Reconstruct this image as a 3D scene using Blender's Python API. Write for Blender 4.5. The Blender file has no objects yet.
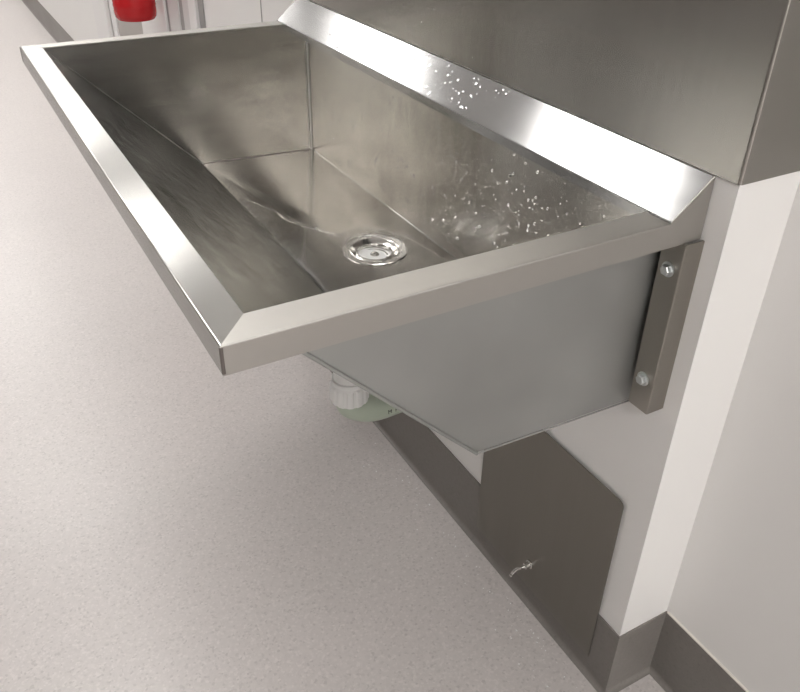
import bpy, bmesh, math, random
from mathutils import Vector, Matrix
random.seed(7)
SC = bpy.context.scene
COL = SC.collection

# ------------------------------------------------------------------ camera
cam_d = bpy.data.cameras.new('camera'); cam = bpy.data.objects.new('camera', cam_d); COL.objects.link(cam)
R = ((0.8719924, -0.4892503, 0.0162279), (-0.2587965, -0.4888860, -0.8330754), (0.4155161, 0.7222358, -0.5529212))
m = Matrix(((R[0][0], -R[1][0], -R[2][0], -0.70516839),
            (R[0][1], -R[1][1], -R[2][1], -0.54504097),
            (R[0][2], -R[1][2], -R[2][2], 1.21558232),
            (0, 0, 0, 1)))
cam.matrix_world = m
cam_d.sensor_fit = 'HORIZONTAL'; cam_d.sensor_width = 36.0
cam_d.lens = 797.668/800*36.0
cam_d.clip_start = 0.02; cam_d.clip_end = 60
SC.camera = cam

# ------------------------------------------------------------------ view, world
SC.view_settings.view_transform = 'Standard'
SC.view_settings.look = 'None'
SC.view_settings.gamma = 1.0
SC.view_settings.use_curve_mapping = False
SC.view_settings.exposure = 0.30
W_ = bpy.data.worlds.new('world'); SC.world = W_; W_.use_nodes = True
W_.node_tree.nodes['Background'].inputs[0].default_value = (0.9, 0.95, 1, 1)
W_.node_tree.nodes['Background'].inputs[1].default_value = 0.2

LIGHT_POWER = 11.5          # emission strength of the ceiling light diffusers
# ceiling lights of the corridor: (x, y, width x, length y)
LIGHTS = [(-1.20, -3.75, 0.6, 1.0), (-0.38, -2.60, 0.9, 1.2), (-1.40, -2.30, 0.6, 1.2), (-0.80, 1.88, 0.9, 0.75), (-0.80, 3.92, 0.9, 0.9), (-0.80, 6.15, 0.9, 1.0), (-0.80, 8.25, 0.9, 1.0)]
CEIL = 2.7

# ------------------------------------------------------------------ helpers
def new_obj(name, bm, mat, parent=None, smooth=False, mats=None):
    me = bpy.data.meshes.new(name)
    bmesh.ops.recalc_face_normals(bm, faces=bm.faces[:])
    bm.to_mesh(me); bm.free()
    for mm in (mats or [mat]): me.materials.append(mm)
    o = bpy.data.objects.new(name, me); COL.objects.link(o)
    if parent:
        o.parent = parent
        o.matrix_parent_inverse = Matrix.Translation(parent.location).inverted()
    if smooth:
        for p in me.polygons: p.use_smooth = True
        me.set_sharp_from_angle(angle=math.radians(38))
    return o
def tag(o, label=None, cat=None, group=None, kind=None):
    if label: o['label'] = label
    if cat: o['category'] = cat
    if group: o['group'] = group
    if kind: o['kind'] = kind
    return o
def empty(name, loc, label, cat, group=None):
    o = bpy.data.objects.new(name, None); COL.objects.link(o); o.location = loc
    o.empty_display_size = 0.05
    return tag(o, label, cat, group)
def box(bm, x0, x1, y0, y1, z0, z1, mi=0):
    v = [bm.verts.new((x, y, z)) for x in (x0, x1) for y in (y0, y1) for z in (z0, z1)]
    for q in ((0,1,3,2),(4,6,7,5),(0,4,5,1),(2,3,7,6),(0,2,6,4),(1,5,7,3)):
        f = bm.faces.new([v[i] for i in q]); f.material_index = mi
def boxobj(name, x0, x1, y0, y1, z0, z1, mat, parent=None, bev=0):
    bm = bmesh.new(); box(bm, x0, x1, y0, y1, z0, z1)
    if bev: bmesh.ops.bevel(bm, geom=bm.edges[:], offset=bev, segments=3, profile=.5, affect='EDGES')
    return new_obj(name, bm, mat, parent)
def loft(bm, rings, closed_ring=True, caps=True):
    vs = [[bm.verts.new(p) for p in r] for r in rings]
    n = len(vs[0])
    for a, b in zip(vs, vs[1:]):
        for i in range(n if closed_ring else n-1):
            j = (i+1) % n
            bm.faces.new((a[i], a[j], b[j], b[i]))
    if caps and closed_ring:
        bm.faces.new(vs[0]); bm.faces.new(vs[-1][::-1])
    return vs
def frame_for(t):
    t = t.normalized(); up = Vector((0,0,1)) if abs(t.z) < .9 else Vector((1,0,0))
    a = t.cross(up).normalized(); return a, t.cross(a).normalized()
def tube(bm, pts, rads, n=28, caps=True):
    pts = [Vector(p) for p in pts]; rings = []
    a = None
    for i, p in enumerate(pts):
        t = (pts[min(i+1, len(pts)-1)] - pts[max(i-1, 0)]).normalized()
        if a is None: a, b = frame_for(t)
        else:
            a = (a - t*a.dot(t)).normalized(); b = t.cross(a)
        r = rads[i] if isinstance(rads, (list, tuple)) else rads
        rings.append([p + (a*math.cos(k*2*math.pi/n) + b*math.sin(k*2*math.pi/n))*r for k in range(n)])
    loft(bm, rings, caps=caps)
def lathe(bm, prof, c=(0,0,0), n=48, axis='z', k=1):
    prof = [(r*k, h) for r, h in prof]; return lathe_(bm, prof, c, n, axis)
def lathe_(bm, prof, c, n, axis):
    rings = []
    for r, h in prof:
        ring = []
        for k in range(n):
            a = 2*math.pi*k/n
            q = (r*math.cos(a), r*math.sin(a), h)
            if axis == 'x': q = (h, r*math.cos(a), r*math.sin(a))
            if axis == 'y': q = (r*math.cos(a), h, r*math.sin(a))
            ring.append((c[0]+q[0], c[1]+q[1], c[2]+q[2]))
        rings.append(ring)
    solid = prof[0][0] == 0 and prof[-1][0] == 0
    if not solid: rings.append(rings[0])
    loft(bm, rings, caps=False)
    bmesh.ops.remove_doubles(bm, verts=bm.verts[:], dist=1e-7)
def catmull(pts, k=8):
    P = [Vector(p) for p in pts]; P = [2*P[0]-P[1]] + P + [2*P[-1]-P[-2]]; out = []
    for i in range(1, len(P)-2):
        for j in range(k):
            t = j/k
            out.append(.5*((2*P[i]) + (P[i+1]-P[i-1])*t + (2*P[i-1]-5*P[i]+4*P[i+1]-P[i+2])*t*t + (3*P[i]-P[i-1]-3*P[i+1]+P[i+2])*t**3))
    out.append(P[-2]); return out

# ------------------------------------------------------------------ materials
def base_mat(name):
    mt = bpy.data.materials.new(name); mt.use_nodes = True
    return mt, mt.node_tree, mt.node_tree.nodes['Principled BSDF']
def N(nt, t, **kw):
    n = nt.nodes.new(t)
    for k, v in kw.items(): setattr(n, k, v)
    return n
def plain(name, col, rough=.5, metal=0, noise=.04, scale=8, spec=None):
    mt, nt, b = base_mat(name)
    tc = N(nt, 'ShaderNodeTexCoord'); nz = N(nt, 'ShaderNodeTexNoise'); nz.inputs['Scale'].default_value = scale
    nt.links.new(tc.outputs['Object'], nz.inputs['Vector'])
    mx = N(nt, 'ShaderNodeMix', data_type='RGBA')
    mx.inputs['A'].default_value = tuple(c*(1-noise) for c in col)+(1,)
    mx.inputs['B'].default_value = tuple(min(1, c*(1+noise)) for c in col)+(1,)
    nt.links.new(nz.outputs['Fac'], mx.inputs['Factor']); nt.links.new(mx.outputs['Result'], b.inputs['Base Color'])
    b.inputs['Roughness'].default_value = rough; b.inputs['Metallic'].default_value = metal
    return mt
def steel(name, col=(.60,.585,.55), rough=.28, stretch=(1,1,1), bump=.06, smudge=.08, rvar=.08, scale=60, streak_scale=1.0, tan=None, aniso=.85):
    """brushed stainless: grain stretched along the axis whose stretch value is small"""
    mt, nt, b = base_mat(name); L = nt.links.new
    tc = N(nt, 'ShaderNodeTexCoord')
    mp = N(nt, 'ShaderNodeMapping'); mp.inputs['Scale'].default_value = stretch
    L(tc.outputs['Object'], mp.inputs['Vector'])
    gr = N(nt, 'ShaderNodeTexNoise'); gr.inputs['Scale'].default_value = scale; gr.inputs['Detail'].default_value = 6
    L(mp.outputs['Vector'], gr.inputs['Vector'])
    sm = N(nt, 'ShaderNodeTexNoise'); sm.inputs['Scale'].default_value = 5.0*streak_scale; sm.inputs['Detail'].default_value = 5; sm.inputs['Roughness'].default_value = .65
    L(tc.outputs['Object'], sm.inputs['Vector'])
    rr = N(nt, 'ShaderNodeMapRange'); rr.inputs['From Min'].default_value = .3; rr.inputs['From Max'].default_value = .7
    rr.inputs['To Min'].default_value = rough - rvar; rr.inputs['To Max'].default_value = rough + rvar
    L(sm.outputs['Fac'], rr.inputs['Value'])
    ad = N(nt, 'ShaderNodeMath', operation='MULTIPLY_ADD'); ad.inputs[1].default_value = .10
    L(gr.outputs['Fac'], ad.inputs[0]); L(rr.outputs['Result'], ad.inputs[2])
    L(ad.outputs[0], b.inputs['Roughness'])
    mx = N(nt, 'ShaderNodeMix', data_type='RGBA')
    mx.inputs['A'].default_value = tuple(c*(1-smudge) for c in col)+(1,)
    mx.inputs['B'].default_value = tuple(min(1, c*(1+smudge)) for c in col)+(1,)
    L(sm.outputs['Fac'], mx.inputs['Factor']); L(mx.outputs['Result'], b.inputs['Base Color'])
    bp = N(nt, 'ShaderNodeBump'); bp.inputs['Strength'].default_value = bump; bp.inputs['Distance'].default_value = .001
    L(gr.outputs['Fac'], bp.inputs['Height']); L(bp.outputs['Normal'], b.inputs['Normal'])
    b.inputs['Metallic'].default_value = 1
    if tan:      # brushed finish: reflections spread across the brushing direction
        cx = N(nt, 'ShaderNodeCombineXYZ')
        for i in range(3): cx.inputs[i].default_value = tan[i]
        L(cx.outputs[0], b.inputs['Tangent']); b.inputs['Anisotropic'].default_value = aniso
    return mt
M = {}
M['wall'] = plain('white_wall_laminate', (.80,.785,.77), .38, noise=.015, scale=3)
M['wall_left'] = plain('bounce_cutting_grey', (.38,.37,.36), .6, noise=.02)  # unseen wall, its grey chosen to cut light bounced onto the right wall
M['ceiling'] = plain('ceiling_tile', (.80,.80,.79), .9, noise=.02)
M['white_metal'] = plain('white_powder_coat', (.78,.765,.76), .4, noise=.01)
M['white_panel'] = plain('pale_grey_panel', (.62,.61,.605), .4, noise=.01)
M['grey_door'] = plain('grey_laminate', (.40,.37,.345), .45, noise=.03)
M['seam'] = plain('joint_sealant', (.33,.32,.31), .6)
M['pale_sealant'] = plain('pale_sealant', (.72,.68,.62), .6)
M['steel_rim'] = steel('steel_rim', (.42,.415,.40), .19, (1,1,1), .01, .03, .01, tan=(1,0,0), aniso=1)
M['steel_rim_end'] = steel('steel_rim_end', (.455,.44,.415), .44, (1,1,1), .01, .06, .02)
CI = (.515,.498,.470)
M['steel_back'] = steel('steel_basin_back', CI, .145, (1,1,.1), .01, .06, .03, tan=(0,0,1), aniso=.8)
M['steel_front'] = steel('steel_basin_front_shaded', (.42,.42,.41), .145, (1,.1,1), .01, .16, .05, streak_scale=5, tan=(.7,0,-.7), aniso=.8)  # same steel, colour darkened for its dim reflections; fine smudges for scratches
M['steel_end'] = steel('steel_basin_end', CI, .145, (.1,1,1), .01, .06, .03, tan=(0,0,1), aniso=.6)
M['steel_bottom'] = steel('steel_basin_bottom', CI, .13, (1,1,1), .01, .08, .03)
M['steel_out'] = steel('steel_basin_outside', (.41,.415,.405), .50, (1,1,1), .03, .18, .05, streak_scale=1.5)
M['steel_ledge'] = steel('steel_ledge', (.385,.383,.383), .13, (1,.15,1), .01, .03, .02, tan=(.8,0,.6))
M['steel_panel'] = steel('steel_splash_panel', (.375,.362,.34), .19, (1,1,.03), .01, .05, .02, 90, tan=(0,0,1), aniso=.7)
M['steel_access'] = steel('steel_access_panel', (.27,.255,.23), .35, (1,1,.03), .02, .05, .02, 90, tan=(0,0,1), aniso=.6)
M['steel_bracket'] = steel('steel_bracket', (.34,.32,.29), .36, (1,1,.1), .05, .08, .05)
M['steel_weld'] = steel('dark_weld', (.22,.20,.19), .35, bump=.02)
M['steel_seam'] = steel('seam_steel', (.38,.37,.35), .33, bump=.02, rvar=.02)
M['chrome'] = steel('chrome', (.66,.65,.63), .13, bump=0, smudge=.01, rvar=.02)
M['zinc'] = steel('zinc_bolt', (.66,.68,.68), .30, bump=.05, smudge=.1, rvar=.05)
M['dark_gap'] = plain('dark_gap', (.02,.02,.02), .8)
M['white_pvc'] = plain('white_pvc', (.80,.80,.79), .35, noise=.02)
M['green_pvc'] = plain('pale_green_pvc', (.46,.52,.43), .3, noise=.05)
M['black_ink'] = plain('black_ink', (.02,.02,.02), .6)
M['red'] = plain('red_gloss_paint', (.50,.008,.012), .25, noise=.05)
M['dark_red'] = plain('dark_red_band', (.30,.01,.02), .35)

# speckled vinyl floor
def vinyl(name, col, spk=.12, rough=.42):
    mt, nt, b = base_mat(name); L = nt.links.new
    tc = N(nt, 'ShaderNodeTexCoord')
    vo = N(nt, 'ShaderNodeTexVoronoi'); vo.inputs['Scale'].default_value = 260
    L(tc.outputs['Object'], vo.inputs['Vector'])
    sx = N(nt, 'ShaderNodeSeparateColor'); L(vo.outputs['Color'], sx.inputs['Color'])
    cr = N(nt, 'ShaderNodeValToRGB'); e = cr.color_ramp.elements
    e[0].position = 0; e[0].color = tuple(c*(1-spk*1.9) for c in col)+(1,)
    e[1].position = .14; e[1].color = tuple(c*(1-spk*.3) for c in col)+(1,)
    k = e.new(.80); k.color = tuple(min(1, c*(1+spk*.15)) for c in col)+(1,)
    k = e.new(.95); k.color = tuple(min(1, c*(1+spk*1.0)) for c in col)+(1,)
    L(sx.outputs['Red'], cr.inputs['Fac'])
    n2 = N(nt, 'ShaderNodeTexNoise'); n2.inputs['Scale'].default_value = 3; n2.inputs['Detail'].default_value = 6
    L(tc.outputs['Object'], n2.inputs['Vector'])
    mr = N(nt, 'ShaderNodeMapRange'); mr.inputs['To Min'].default_value = .94; mr.inputs['To Max'].default_value = 1.06
    L(n2.outputs['Fac'], mr.inputs['Value'])
    n3 = N(nt, 'ShaderNodeTexNoise'); n3.inputs['Scale'].default_value = 90; n3.inputs['Detail'].default_value = 3
    L(tc.outputs['Object'], n3.inputs['Vector'])
    mr3 = N(nt, 'ShaderNodeMapRange'); mr3.inputs['To Min'].default_value = .93; mr3.inputs['To Max'].default_value = 1.07
    L(n3.outputs['Fac'], mr3.inputs['Value'])
    mu = N(nt, 'ShaderNodeMath', operation='MULTIPLY'); L(mr.outputs['Result'], mu.inputs[0]); L(mr3.outputs['Result'], mu.inputs[1])
    vm = N(nt, 'ShaderNodeVectorMath', operation='SCALE'); L(cr.outputs['Color'], vm.inputs[0]); L(mu.outputs[0], vm.inputs['Scale'])
    L(vm.outputs['Vector'], b.inputs['Base Color'])
    mr2 = N(nt, 'ShaderNodeMapRange'); mr2.inputs['To Min'].default_value = rough-.06; mr2.inputs['To Max'].default_value = rough+.1
    L(n2.outputs['Fac'], mr2.inputs['Value']); L(mr2.outputs['Result'], b.inputs['Roughness'])
    return mt
M['floor'] = vinyl('speckled_vinyl_floor', (.525,.489,.475), .09, .34)
M['skirting'] = vinyl('vinyl_skirting', (.20,.183,.170), .05, .42)

# water
def water(name):
    mt, nt, b = base_mat(name)
    b.inputs['Base Color'].default_value = (1,1,1,1); b.inputs['Roughness'].default_value = .0
    b.inputs['IOR'].default_value = 1.33; b.inputs['Transmission Weight'].default_value = 1
    nz = N(nt, 'ShaderNodeTexNoise'); nz.inputs['Scale'].default_value = 30
    tc = N(nt, 'ShaderNodeTexCoord'); nt.links.new(tc.outputs['Object'], nz.inputs['Vector'])
    bp = N(nt, 'ShaderNodeBump'); bp.inputs['Strength'].default_value = .15; bp.inputs['Distance'].default_value = .001
    nt.links.new(nz.outputs['Fac'], bp.inputs['Height']); nt.links.new(bp.outputs['Normal'], b.inputs['Normal'])
    return mt
M['water'] = water('clear_water')
def emis(name, s, col=(1,.985,.96)):
    mt, nt, b = base_mat(name)
    b.inputs['Base Color'].default_value = (.8,.8,.8,1)
    b.inputs['Emission Color'].default_value = col+(1,); b.inputs['Emission Strength'].default_value = s
    return mt
M['diffuser'] = emis('light_diffuser', LIGHT_POWER)

# ------------------------------------------------------------------ room shell
XL, YB, YF, XR = -5.5, -4.5, 10.0, 0.101
YE = -0.0304                      # the right wall's end face
def S(o, lab=None): tag(o, lab, None, None, 'structure'); return o
S(boxobj('floor', XL-.1, .35, YB-.1, YF+.1, -.1, 0, M['floor']))
S(boxobj('ceiling', XL-.1, .35, YB-.1, YF+.1, CEIL, CEIL+.1, M['ceiling']))
S(boxobj('wall_right', 0, .12, YE, YF, 0, CEIL, M['wall']))
S(boxobj('wall_right_near', XR, .25, YB, YE-.0002, 0, CEIL, M['wall']))
S(boxobj('wall_left', XL-.1, XL, YB-.1, YF+.1, 0, CEIL, M['wall_left']))
S(boxobj('wall_far', XL, .12, YF, YF+.1, 0, CEIL, M['wall']))
S(boxobj('wall_near', XL, .25, YB-.1, YB, 0, CEIL, M['wall']))

# coved vinyl skirting, mitred at the corners
def skirt_profile():
    r = .009; pts = [(0,0),(0,.146),(.0022,.1465),(.003,.144),(.003,.0008+r)]
    for k in range(1, 9):
        a = k/8*math.pi/2; pts.append((.003+r*(1-math.cos(a)), .0008+r*(1-math.sin(a))))
    pts.append((.003+r, 0))
    return pts
SP = skirt_profile()
def skirting(name, A, B):
    bm = bmesh.new(); loft(bm, [[(*A(o), z) for o, z in SP], [(*B(o), z) for o, z in SP]])
    return S(new_obj(name, bm, M['skirting'], smooth=False))
skirting('baseboard_right', lambda o: (-o, YF), lambda o: (-o, YE-o))
skirting('baseboard_end', lambda o: (-o, YE-o), lambda o: (XR-o, YE-o))
skirting('baseboard_right_near', lambda o: (XR-o, YE-o), lambda o: (XR-o, YB))
skirting('baseboard_left', lambda o: (XL+o, YB), lambda o: (XL+o, YF))
S(boxobj('trim_1', XR-.0035, XR, YB, YE-.004, .1468, .1492, M['pale_sealant']))
# panel joint in the wall just beyond the trough
S(boxobj('trim_2', -.0006, 0, 1.368, 1.374, .15, CEIL, M['seam']))

# narrow service door and its frame, further down the wall
S(boxobj('trim_3', -.020, 0, 3.22, 3.50, 0, 2.2, M['white_metal'], bev=.006))      # flat architrave
S(boxobj('trim_4', -.010, 0, 3.07, 3.16, 0, 2.2, M['white_metal'], bev=.003))
S(boxobj('door_1', -.004, 0, 2.60, 3.07, .15, 2.15, M['grey_door']))
S(boxobj('trim_5', -.012, 0, 2.245, 2.60, 0, 2.2, M['white_metal'], bev=.003))
S(boxobj('trim_6', -.004, 0, 2.205, 2.242, 0, 2.2, M['seam']))
S(boxobj('trim_7', -.008, 0, 2.085, 2.205, 0, 2.2, M['white_panel'], bev=.002))
S(boxobj('trim_8', -.004, 0, 2.035, 2.085, 0, 2.2, M['seam']))
S(boxobj('trim_9', -.008, 0, 1.955, 2.035, 0, 2.2, M['white_panel'], bev=.002))
S(boxobj('trim_10', -.014, 0, 1.88, 1.950, 0, 2.2, M['white_metal'], bev=.003))
S(boxobj('trim_11', -.004, 0, 1.835, 1.88, 0, 2.2, M['seam']))

# ------------------------------------------------------------------ ceiling lights
where = ['furthest behind the trough end', 'closest to the recessed wall behind the trough end', 'nearest above the trough end', 'just beyond the trough', 'above the white door frames', 'past the fire extinguisher', 'at the far end of the corridor']
for (lx, ly, wx, wy), wh in zip(LIGHTS, where):
    t = empty('ceiling_light', (lx, ly, CEIL), 'white rectangular ceiling light ' + wh, 'ceiling light', 'corridor ceiling lights')
    bm = bmesh.new()
    for x0, x1, y0, y1 in ((-wx/2-.03, -wx/2, -wy/2-.03, wy/2+.03), (wx/2, wx/2+.03, -wy/2-.03, wy/2+.03),
                           (-wx/2, wx/2, -wy/2-.03, -wy/2), (-wx/2, wx/2, wy/2, wy/2+.03)):
        box(bm, lx+x0, lx+x1, ly+y0, ly+y1, CEIL-.03, CEIL-.0005)
    new_obj('frame', bm, M['white_metal'], t)
    boxobj('diffuser', lx-wx/2, lx+wx/2, ly-wy/2, ly+wy/2, CEIL-.022, CEIL-.012, M['diffuser'], t)

# ------------------------------------------------------------------ stainless trough
W, L, H = .5625, 1.133, .8526
RF, RN, LF = .0345, .0375, 1.097          # front rim width, near rim width, y where the far rim starts
HL = .0303; XB = -.004; XC = -.26; ZB, ZC = .577, .585; XS = -.055; ZS = .8965
trough = empty('wash_trough', (0, L/2, H), 'long stainless steel wash trough hung on the white wall, wet inside', 'trough')
DR = Vector((-.116, .575, .5785)); RD = .045
bm = bmesh.new()
c = {}
def v(k, x, y, z): c[k] = bm.verts.new((x, y, z))
XA = -W+RF; NC = 6
zi = H-.0015
for s_, y in (('n', RN), ('f', LF)):
    v('A'+s_, XA, y, zi); v('B'+s_, XC, y, ZC); v('C'+s_, XB, y, ZB); v('D'+s_, XB, y, zi)
bm.faces.new((c['An'], c['Af'], c['Bf'], c['Bn']))
bm.faces.new((c['Cn'], c['Cf'], c['Df'], c['Dn']))
bm.faces.new((c['An'], c['Bn'], c['Cn'], c['Dn']))
bm.faces.new((c['Af'], c['Df'], c['Cf'], c['Bf']))
# bottom: four facets falling to the round waste hole
n = 64; ring = [bm.verts.new((DR.x+RD*math.cos(2*math.pi*k/n), DR.y+RD*math.sin(2*math.pi*k/n), DR.z)) for k in range(n)]
cor = [c['Cf'], c['Bf'], c['Bn'], c['Cn']]
cang = [math.pi*.25, math.pi*.75, math.pi*1.25, math.pi*1.75]
def near_c(k):
    a = (2*math.pi*(k+.5)/n) % (2*math.pi)
    return int(a // (math.pi/2)) % 4
for k in range(n):
    bm.faces.new((ring[k], ring[(k+1) % n], cor[near_c(k)]))
    if near_c(k) != near_c((k+1) % n):
        bm.faces.new((ring[(k+1) % n], cor[near_c((k+1) % n)], cor[near_c(k)]))
bmesh.ops.recalc_face_normals(bm, faces=bm.faces[:])
basin = new_obj('basin', bm, None, trough, mats=[M['steel_back'], M['steel_front'], M['steel_end'], M['steel_bottom'], M['steel_out']])
for p in basin.data.polygons: p.material_index = (1, 0, 2, 2)[p.index] if p.index < 4 else 3
# normals must look into the basin
me = basin.data
f0 = me.polygons[0]
if f0.normal.dot(Vector((.5,0,.5))) < 0: me.flip_normals()
sol = basin.modifiers.new('thick', 'SOLIDIFY'); sol.thickness = .0015; sol.offset = -1; sol.material_offset = 4; sol.material_offset_rim = 4

# folded rim: front, near end, far end
RR = .0020
prof = [(None, 0)] + [(RR*(1-math.sin(math.radians(a_))), -RR*(1-math.cos(math.radians(a_)))) for a_ in range(0, 91, 15)] + [(0, -HL), (.010, -HL), (.010, -HL+.0015), (.0015, -HL+.0015), (.0015, -.0030), (.0030, -.0015), (None, -.0015)]
TILT = .0017      # the front rim falls slightly outwards
def rimring(ox, oy, kx, ky, wid_x, wid_y, tilt_end=False):
    out = []
    for o, z in prof:
        dx = wid_x if o is None else o; dy = wid_y if o is None else o
        dx = min(dx, wid_x) if kx else dx
        tl = TILT*(1 - dx/RF) if kx else (TILT*(1 - dy/RN) if tilt_end else 0)
        out.append((ox + kx*dx, oy + ky*dy, H+z-tl))
    return out
bm = bmesh.new()
loft(bm, [rimring(XS, 0, 0, 1, 0, RN), rimring(-W, 0, 1, 1, RF, RN), rimring(-W, L, 1, -1, RF, L-LF), rimring(XS, L, 0, -1, 0, L-LF)])
rim = new_obj('rim', bm, None, trough, mats=[M['steel_rim'], M['steel_rim_end']], smooth=True)
wn = rim.modifiers.new('face_weighted', 'WEIGHTED_NORMAL'); wn.weight = 100; wn.keep_sharp = True
for p in rim.data.polygons:
    x, y = p.center.x + W, p.center.y
    if p.area > 1e-9 and x >= min(y, L-y): p.material_index = 1

for i_, (yy, ky) in enumerate(((0, 1), (L, -1))):
    bm = bmesh.new(); tube(bm, [(-W+.0012, yy+ky*.0012, H-HL+.0003), (-W+.0012, yy+ky*.0012, H-.0032)], .0019, 10)
    new_obj('corner_weld', bm, M['steel_weld'], trough, smooth=True)

# sloping ledge against the wall, with folded-down front edge and closed ends
bm = bmesh.new()
pl = [(XS, H-.012), (XS, H+.0004), (XS+.0008, H+.0016), (-.0032, ZS), (-.0024, ZS-.0016), (XS+.0025, H-.0006), (XS+.0015, H-.012)]
loft(bm, [[(x, 0.0003, z) for x, z in pl], [(x, L-.0003, z) for x, z in pl]])
led = new_obj('sloping_ledge', bm, M['steel_ledge'], trough)
bm = bmesh.new()
for y0, y1 in ((0, .0015), (L-.0015, L)):
    bm = bmesh.new()
    q = [(XS, H-HL), (XS, H+.001), (XS+.0008, H+.0022), (-.0028, ZS+.0006), (-.0022, ZS), (-.0022, H-HL)]
    loft(bm, [[(x, y0, z) for x, z in q], [(x, y1, z) for x, z in q]])
    new_obj('end_plate', bm, M['steel_rim_end'], trough)
# weld bead where the ledge lands on the near rim
bm = bmesh.new()
bp_ = [(XS+.001, .0365, H+.0002), (XS-.0012, .030, H+.0006), (XS-.0008, .020, H+.0004), (XS-.001, .010, H+.0006), (XS+.0005, .0025, H+.0008)]
tube(bm, catmull(bp_, 6), [.0012+.0005*math.sin(i*1.7) for i in range(25)], 8)
new_obj('weld_bead', bm, M['steel_ledge'], trough, smooth=True)
# turned-up seam along the near lower edge of the basin's end
bm = bmesh.new()
es = [(XA+.002, H-.020), (XC, ZC), (XB-.01, ZB)]
tube(bm, [(XA+.030, RN-.0018, H-.0335), (XC-.002, RN-.0018, ZC-.0025)], .0022, 8)
tube(bm, [(XC-.002, RN-.0018, ZC-.0025), (XB-.004, RN-.0018, ZB-.0025)], .0012, 8)
new_obj('weld_seam', bm, M['steel_out'], trough, smooth=True)
# welded seams inside the basin
def seam(A, B, rad, mat):
    bm = bmesh.new(); A, B = Vector(A), Vector(B)
    k = 24; tube(bm, [A.lerp(B, i/k) for i in range(k+1)], [rad*(1+random.uniform(-.15,.15)) for i in range(k+1)], 8)
    new_obj('inner_seam', bm, mat, trough, smooth=True)
seam((XB, LF, zi), (XB, LF, ZB), .0040, M['steel_seam'])
seam((XC, LF, ZC), (XB, LF, ZB), .0016, M['steel_weld'])
seam((XB, RN, ZB), (XB, LF, ZB), .0014, M['steel_rim'])
seam((XA, LF, zi-.002), (XC, LF, ZC), .0016, M['steel_seam'])
# drain: dished flange, cup and strainer
dr = empty('_', (0,0,0), None, None); bpy.data.objects.remove(dr)
bm = bmesh.new()
lathe(bm, [(.0585,-.0006),(.0588,.0012),(.0580,.0024),(.0566,.0024),(.0556,.0010),(.0450,.0004),(.0442,.0016),(.0430,.0020),(.0418,.0014),(.0405,-.0010),
           (.0330,-.0045),(.0318,-.0030),(.0302,-.0030),(.0290,-.0055),(.0275,-.024),(.0,-.024),(.0,-.026),(.029,-.026),(.0300,-.012),(.0340,-.0065),(.0420,-.0024),(.0560,-.0012)], DR, 64)
drain = new_obj('drain', bm, M['chrome'], trough, smooth=True)
bm = bmesh.new()
lathe(bm, [(.0,-.0225),(.0,-.0050),(.0055,-.0055),(.0080,-.0080),(.0085,-.0130),(.0130,-.0150),(.0190,-.0130),(.0225,-.0085),(.0238,-.0095),(.0238,-.018),(.021,-.0225)], DR, 48)
st = new_obj('strainer', bm, M['chrome'], drain, smooth=True)
bm = bmesh.new()
for k in range(8):
    a = 2*math.pi*k/8
    lathe(bm, [(.0,-.0160),(.0022,-.0160),(.0022,-.0138),(.0,-.0138)], (DR.x+.0150*math.cos(a), DR.y+.0150*math.sin(a), DR.z), 12)
new_obj('strainer_hole', bm, M['dark_gap'], drain)

# ------------------------------------------------------------------ wall bracket with two bolts
br = empty('wall_bracket', (0, .012, .582), 'folded stainless wall bracket with two hex bolts under near end of trough', 'bracket')
bm = bmesh.new()
BX, Y0, Y1, Z0, Z1 = -.029, -.005, .028, .583, H-HL-.0006
bmm = [(0,Y0),(BX+.0015,Y0),(BX+.0004,Y0+.0004),(BX,Y0+.0015),(BX,Y1),(BX+.003,Y1),(BX+.003,Y0+.003),(0,Y0+.003)]
loft(bm, [[(x,y,Z0) for x,y in bmm], [(x,y,Z1) for x,y in bmm]])
new_obj('channel', bm, M['steel_bracket'], br)
for z in (.785, .629):
    cy = .0125
    bm = bmesh.new(); lathe(bm, [(0,0),(.0094,0),(.0094,-.0014),(.0088,-.0018),(0,-.0018)], (BX, cy, z), 32, 'x')
    w_ = new_obj('washer', bm, M['zinc'], br)
    bm = bmesh.new(); lathe(bm, [(0,-.0018),(.0066,-.0018),(.0068,-.0062),(.0058,-.0074),(0,-.0074)], (BX, cy, z), 6, 'x')
    new_obj('bolt_head', bm, M['zinc'], br)

# ------------------------------------------------------------------ splash panel on the wall, wrapping round the corner
bm = bmesh.new()
PT = .0025; ze, zt = .8985, 2.05
pp = [(-.0003, L+.02), (-PT, L+.02)]
for k in range(7):
    a = k/6*math.pi/2; r = .004
    pp.append((-PT + r*(1-math.cos(a)), YE-PT + r*(1-math.sin(a))))
pp += [(XR-.0005, YE-PT), (XR-.0005, YE-.0006), (-.0003+.002, YE-.0006), (-.0003, YE+.0005)]
loft(bm, [[(x,y,ze) for x,y in pp], [(x,y,zt) for x,y in pp]])
sp = new_obj('splash_panel', bm, M['steel_panel'])
tag(sp, 'tall stainless steel splash panel above the trough, folded round the wall corner', 'splash panel')

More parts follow.
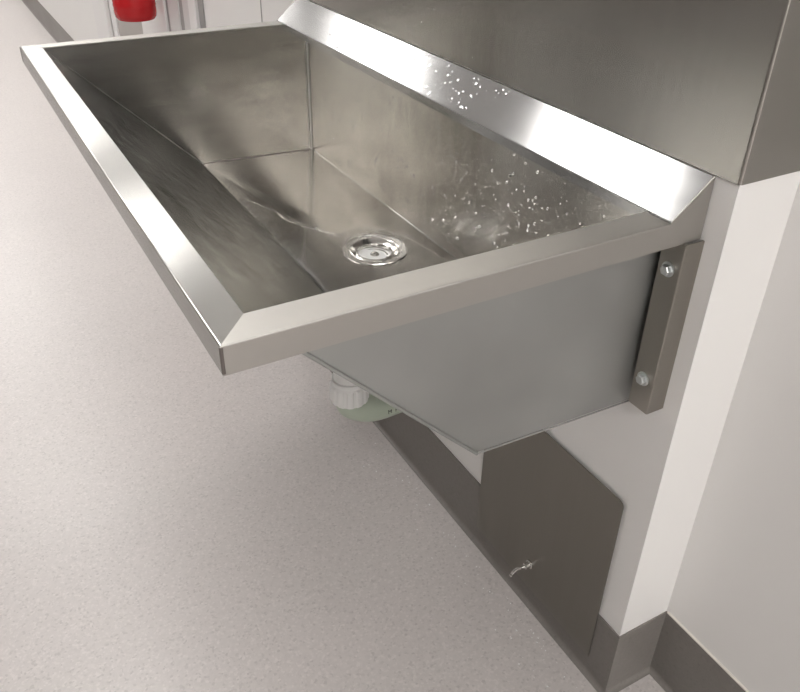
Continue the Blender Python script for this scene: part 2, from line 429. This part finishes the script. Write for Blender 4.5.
# ------------------------------------------------------------------ access panel with key
ap = empty('access_panel', (0, .18, .05), 'flat stainless access plate low on the white wall under the trough', 'access panel')
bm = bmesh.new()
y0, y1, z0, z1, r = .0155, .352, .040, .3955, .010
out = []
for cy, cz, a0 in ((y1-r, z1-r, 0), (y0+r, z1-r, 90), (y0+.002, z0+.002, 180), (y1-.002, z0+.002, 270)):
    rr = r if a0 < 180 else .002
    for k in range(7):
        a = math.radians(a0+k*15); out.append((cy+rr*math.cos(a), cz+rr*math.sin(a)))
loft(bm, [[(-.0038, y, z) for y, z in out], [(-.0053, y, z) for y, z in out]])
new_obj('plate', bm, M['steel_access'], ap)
bm = bmesh.new()
LY, LZ = .186, .098
lathe(bm, [(0,0),(.0085,0),(.0085,-.003),(.0070,-.0045),(.0060,-.0045),(.0055,-.012),(0,-.012)], (-.0053, LY, LZ), 24, 'x')
lk = new_obj('lock', bm, M['chrome'], ap, smooth=True)
bm = bmesh.new()
tube(bm, [(-.015, LY, LZ), (-.024, LY+.001, LZ-.001)], [.0032,.0028], 12)
tube(bm, catmull([(-.024, LY, LZ), (-.030, LY+.004, LZ-.003), (-.036, LY+.006, LZ-.010), (-.040, LY+.006, LZ-.014)], 5), .0030, 10)
tube(bm, [(-.017, LY-.008, LZ+.008), (-.017, LY+.006, LZ-.006)], [.0018,.0024], 8)
lathe(bm, [(0,-.0025),(.0035,-.0015),(.0035,.0015),(0,.0025)], (-.041, LY+.006, LZ-.015), 12)
new_obj('key', bm, M['chrome'], lk, smooth=True)

# ------------------------------------------------------------------ waste trap under the trough
tr = empty('waste_trap', (-.15, .575, .25), 'white and pale green plastic waste trap with ribbed nut under the trough', 'waste trap')
NX, NY, NZ = -.172, .575, .300
bm = bmesh.new()
ax = catmull([(DR.x, .575, .5695), (DR.x-.006, .575, .50), (-.140, .575, .43), (-.162, .575, .375), (NX, .575, NZ+.005)], 8)
rr = []
for i in range(len(ax)):
    t = i/(len(ax)-1); rr.append(.030+.040*(1-t)**1.1 if t < .97 else .030)
tube(bm, ax, rr, 36)
new_obj('tailpiece', bm, M['white_pvc'], tr, smooth=True)
bm = bmesh.new()
rings = []
for r0, z, rib in ((.030,.034,0),(.034,.033,0),(.034,.024,0),(.0355,.022,0),(.0355,.020,1),(.0365,-.012,1),(.0355,-.016,1),(.030,-.0165,0)):
    ring = []
    for k in range(96):
        a = 2*math.pi*k/96
        q = r0 + (.0016 if rib and (k % 8) < 5 else 0)
        ring.append((NX+q*math.cos(a), NY+q*math.sin(a), NZ+z-.012))
    rings.append(ring)
loft(bm, rings)
new_obj('compression_nut', bm, M['white_pvc'], tr)
bm = bmesh.new()
bp2 = catmull([(NX, NY, NZ-.020), (NX+.004, NY, NZ-.045), (NX+.040, NY-.002, NZ-.066), (NX+.085, NY-.004, NZ-.068), (NX+.135, NY-.004, NZ-.062), (-.002, NY-.004, NZ-.060)], 8)
tube(bm, bp2, .0285, 32)
bend = new_obj('trap_bend', bm, M['green_pvc'], tr, smooth=True)

tc_ = bpy.data.curves.new('printed_letters', 'FONT'); tc_.body = 'M P'; tc_.size = .012; tc_.extrude = .0002; tc_.space_character = 1.3
to = bpy.data.objects.new('tmp_text', tc_); COL.objects.link(to)
bpy.context.view_layer.update()
tm = bpy.data.meshes.new_from_object(to.evaluated_get(bpy.context.evaluated_depsgraph_get()))
bpy.data.objects.remove(to)
bm = bmesh.new(); bm.from_mesh(tm)
bmesh.ops.transform(bm, matrix=Matrix.Translation((-.104, NY-.004-.0293, .229)) @ Matrix.Rotation(math.pi/2-.15, 4, 'X'), verts=bm.verts[:])
new_obj('printed_letters', bm, M['black_ink'], bend)

# ------------------------------------------------------------------ fire extinguisher on the wall beyond
EX, EY, EZ = -.095, 2.285, .652
fe = empty('fire_extinguisher', (EX, EY, EZ), 'red fire extinguisher hanging by the white door frame beyond the trough', 'fire extinguisher')
bm = bmesh.new(); r = .067
lathe(bm, [(0,.012),(r*.7,.004),(r*.88,0),(r*.97,.008),(r,.022),(r*1.0,.040),(r*1.015,.044),(r*1.0,.048),(r,.090),(r*1.02,.094),(r*1.0,.098),(r,.40),(r*.93,.44),(r*.7,.475),(r*.35,.49),(.022,.50),(.022,.52),(0,.52)], (EX,EY,EZ), 48)
new_obj('cylinder_body', bm, M['red'], fe, smooth=True)
bm = bmesh.new(); box(bm, EX-.012, EX+.012, EY-.07, EY+.03, EZ+.52, EZ+.545); box(bm, EX-.010, EX+.010, EY-.10, EY+.03, EZ+.56, EZ+.568)
new_obj('valve_handle', bm, M['dark_gap'], fe)
bm = bmesh.new(); tube(bm, catmull([(EX, EY+.03, EZ+.53), (EX-.06, EY+.06, EZ+.50), (EX-.095, EY+.02, EZ+.40), (EX-.098, EY+.01, EZ+.22)], 6), .010, 12)
new_obj('hose', bm, M['dark_gap'], fe, smooth=True)
boxobj('wall_hook', EX+.062, -.0125, EY-.03, EY+.03, EZ+.30, EZ+.46, M['white_metal'], fe)

# ------------------------------------------------------------------ water
def droplets(name, items, label):
    bm = bmesh.new()
    for P, nrm, r, el, hgt, ang in items:
        nrm = nrm.normalized(); a = frame_for(nrm)[0]; a = Matrix.Rotation(ang, 3, nrm) @ a; b = nrm.cross(a)
        top = bm.verts.new(P + nrm*r*hgt); prev = None; rings = []
        for j, (q, h) in enumerate(((.5,.86),(.85,.5),(1.0,0.0))):
            rings.append([bm.verts.new(P + (a*math.cos(k*math.pi/4)*el + b*math.sin(k*math.pi/4))*r*q + nrm*(r*hgt*h+.00005)) for k in range(8)])
        for k in range(8):
            bm.faces.new((top, rings[0][k], rings[0][(k+1)%8]))
            for A, B in zip(rings, rings[1:]): bm.faces.new((A[k], B[k], B[(k+1)%8], A[(k+1)%8]))
        bm.faces.new(rings[-1][::-1])
    o = new_obj(name, bm, M['water'], smooth=True)
    return tag(o, label, 'water', None, 'stuff')
sn = Vector((-(ZS-H), 0, -XS)).normalized()
def on_ledge(x, y): return Vector((x, y, H+.0016 + (x-XS-.0008)*(ZS-H-.0016)/(-.0032-XS-.0008)))
spots = [(-0.0365, 0.8137), (-0.0408, 0.7733), (-0.0356, 0.7145), (-0.0442, 0.6947), (-0.0417, 0.6359), (-0.0151, 0.6365), (-0.0179, 0.6183), (-0.01, 0.603), (-0.0096, 0.5942), (-0.0281, 0.607), (-0.0201, 0.5984), (-0.0168, 0.5725), (-0.0259, 0.5723), (-0.0431, 0.5366), (-0.0473, 0.5203), (-0.0509, 0.5202), (-0.029, 0.5068), (-0.0193, 0.4855), (-0.0322, 0.47), (-0.0329, 0.4606), (-0.0295, 0.4551), (-0.0095, 0.4574), (-0.0143, 0.4444), (-0.0297, 0.4332), (-0.0432, 0.4438), (-0.0466, 0.4328), (-0.0466, 0.4275), (-0.0449, 0.4221), (-0.0073, 0.5312), (-0.0498, 0.8497), (-0.0376, 0.9056), (-0.0385, 0.8557), (-0.007, 0.6276), (-0.027, 0.7922), (-0.0189, 0.5149), (-0.0208, 0.5473), (-0.0426, 0.4642), (-0.0156, 0.4316), (-0.0108, 0.3739), (-0.008, 0.385)]
it = []
for x, y in spots:
    it.append((on_ledge(x, y), sn, random.uniform(.0014,.0026), random.uniform(1,1.7), .5, random.uniform(0,3)))
    for _ in range(random.choice((0,1,2))):
        xx = min(-.006, max(-.052, x+random.uniform(-.006,.006))); it.append((on_ledge(xx, y+random.uniform(-.012,.012)), sn, random.uniform(.0006,.0014), 1.2, .5, random.uniform(0,3)))
for _ in range(50): it.append((on_ledge(random.uniform(-.05,-.006), random.gauss(.56,.13)), sn, random.uniform(.0004,.0009), 1, .45, 0))
droplets('water_droplets', it, 'clear water droplets scattered on the sloping steel ledge')
it = []
for _ in range(330):
    y = random.uniform(.10, 1.05); z = random.uniform(.60, .83)
    if random.random() < .35: y = random.gauss(.33,.09); z = random.uniform(.62,.78)
    if not .06 < y < 1.08: continue
    it.append((Vector((XB-.0001, y, z)), Vector((-1,0,0)), random.choice((.0010,.0013,.0016,.0020,.0027)), random.uniform(.7,1), .9, 0))
droplets('water_droplets', it, 'clear water droplets on the upright back wall inside the trough')
it = []
for _ in range(60):
    y = random.gauss(.62,.16); z = .915+abs(random.gauss(0,.045))
    it.append((Vector((-PT-.0001, y, z)), Vector((-1,0,0)), random.choice((.0007,.0010,.0015)), 1, .55, 0))
droplets('water_droplets', it, 'tiny water droplets on the splash panel just above the ledge')
it = []
nf = Vector((ZC-H, 0, XA-XC)); nf = Vector((H-ZC, 0, XC-XA)).normalized()
for _ in range(70):
    t = random.uniform(.05,.95); y = random.uniform(.1,1.0)
    it.append((Vector((XA+(XC-XA)*t, y, zi+(ZC-zi)*t))+nf*.0001, nf, random.choice((.0006,.0009,.0013)), random.uniform(1,2.5), .5, random.uniform(0,3)))
droplets('water_droplets', it, 'sparse water droplets on the slanting front wall inside the trough')

# shallow puddle round the drain: follows the facets of the trough bottom
def bottom_z(x, y):
    # planar facets between ring and corners, evaluated by ray cast on the basin mesh later
    return None
dg = bpy.context.evaluated_depsgraph_get()
from mathutils.bvhtree import BVHTree
bv = BVHTree.FromObject(basin, dg)
off = basin.matrix_world.translation
edge = [(-.213,.80),(-.211,.757),(-.196,.729),(-.186,.711),(-.172,.696),(-.158,.672),(-.139,.662),(-.107,.668),(-.080,.660),(-.060,.640),(-.042,.60),(-.030,.552),(-.024,.50),(-.022,.42),(-.022,.30),(-.022,.16),(-.035,.075),(-.10,.050),(-.18,.045),(-.250,.050),(-.2585,.10),(-.2590,.25),(-.2590,.40),(-.2590,.55),(-.2590,.70),(-.2585,.82),(-.2560,.875),(-.248,.885),(-.232,.845)]
pe = catmull([(x, y, 0) for x, y in edge+[edge[0]]], 5)[:-1]
pe = [Vector((p.x+random.uniform(-.0012,.0012), p.y+random.uniform(-.0015,.0015), 0)) for p in pe]
cx, cy = DR.x, DR.y; n = len(pe)
bm = bmesh.new(); ringsT = []
for s_ in (0.0, .03, .10, .25, .45, .7, 1.0):
    rr_ = []
    for p in pe:
        dv = Vector((p.x-cx, p.y-cy, 0)); ln = dv.length; q0 = dv/ln*.0580
        q = Vector((cx, cy, 0)) + dv + (q0-dv)*s_
        hit = bv.ray_cast(Vector((q.x, q.y, .8))-off, Vector((0,0,-1)))
        zz = (hit[0].z+off.z) if hit[0] else ZB
        th = .0002 if s_ == 0 else (.0007 if s_ == .03 else .0010)
        rr_.append(bm.verts.new((q.x, q.y, zz+th)))
    ringsT.append(rr_)
low = [bm.verts.new((vv.co.x, vv.co.y, vv.co.z-.00015)) for vv in ringsT[0]]
lowin = [bm.verts.new((vv.co.x, vv.co.y, vv.co.z-.00095)) for vv in ringsT[-1]]
for A, B in zip([low]+ringsT, ringsT+[lowin]):
    for k in range(n): bm.faces.new((A[k], A[(k+1)%n], B[(k+1)%n], B[k]))
pd = new_obj('water_puddle', bm, M['water'])
tag(pd, 'shallow clear puddle of water round the drain in the trough', 'water', None, 'stuff')

# ------------------------------------------------------------------ pale crumbs of dust along the skirting
bm = bmesh.new()
for _ in range(90):
    y = random.uniform(-.03,.75); x = -.03-abs(random.gauss(0,.035)); r = random.uniform(.0005,.0016)
    mt_ = Matrix.Translation((x, y, r*.5)) @ Matrix.Rotation(random.uniform(0,3), 4, 'Z') @ Matrix.Diagonal((1.4,.9,.6,1))
    bmesh.ops.create_icosphere(bm, subdivisions=1, radius=r, matrix=mt_)
du = new_obj('dust_crumbs', bm, M['white_pvc'])
tag(du, 'pale crumbs of dust on the floor along the dark skirting', 'dust', None, 'stuff')
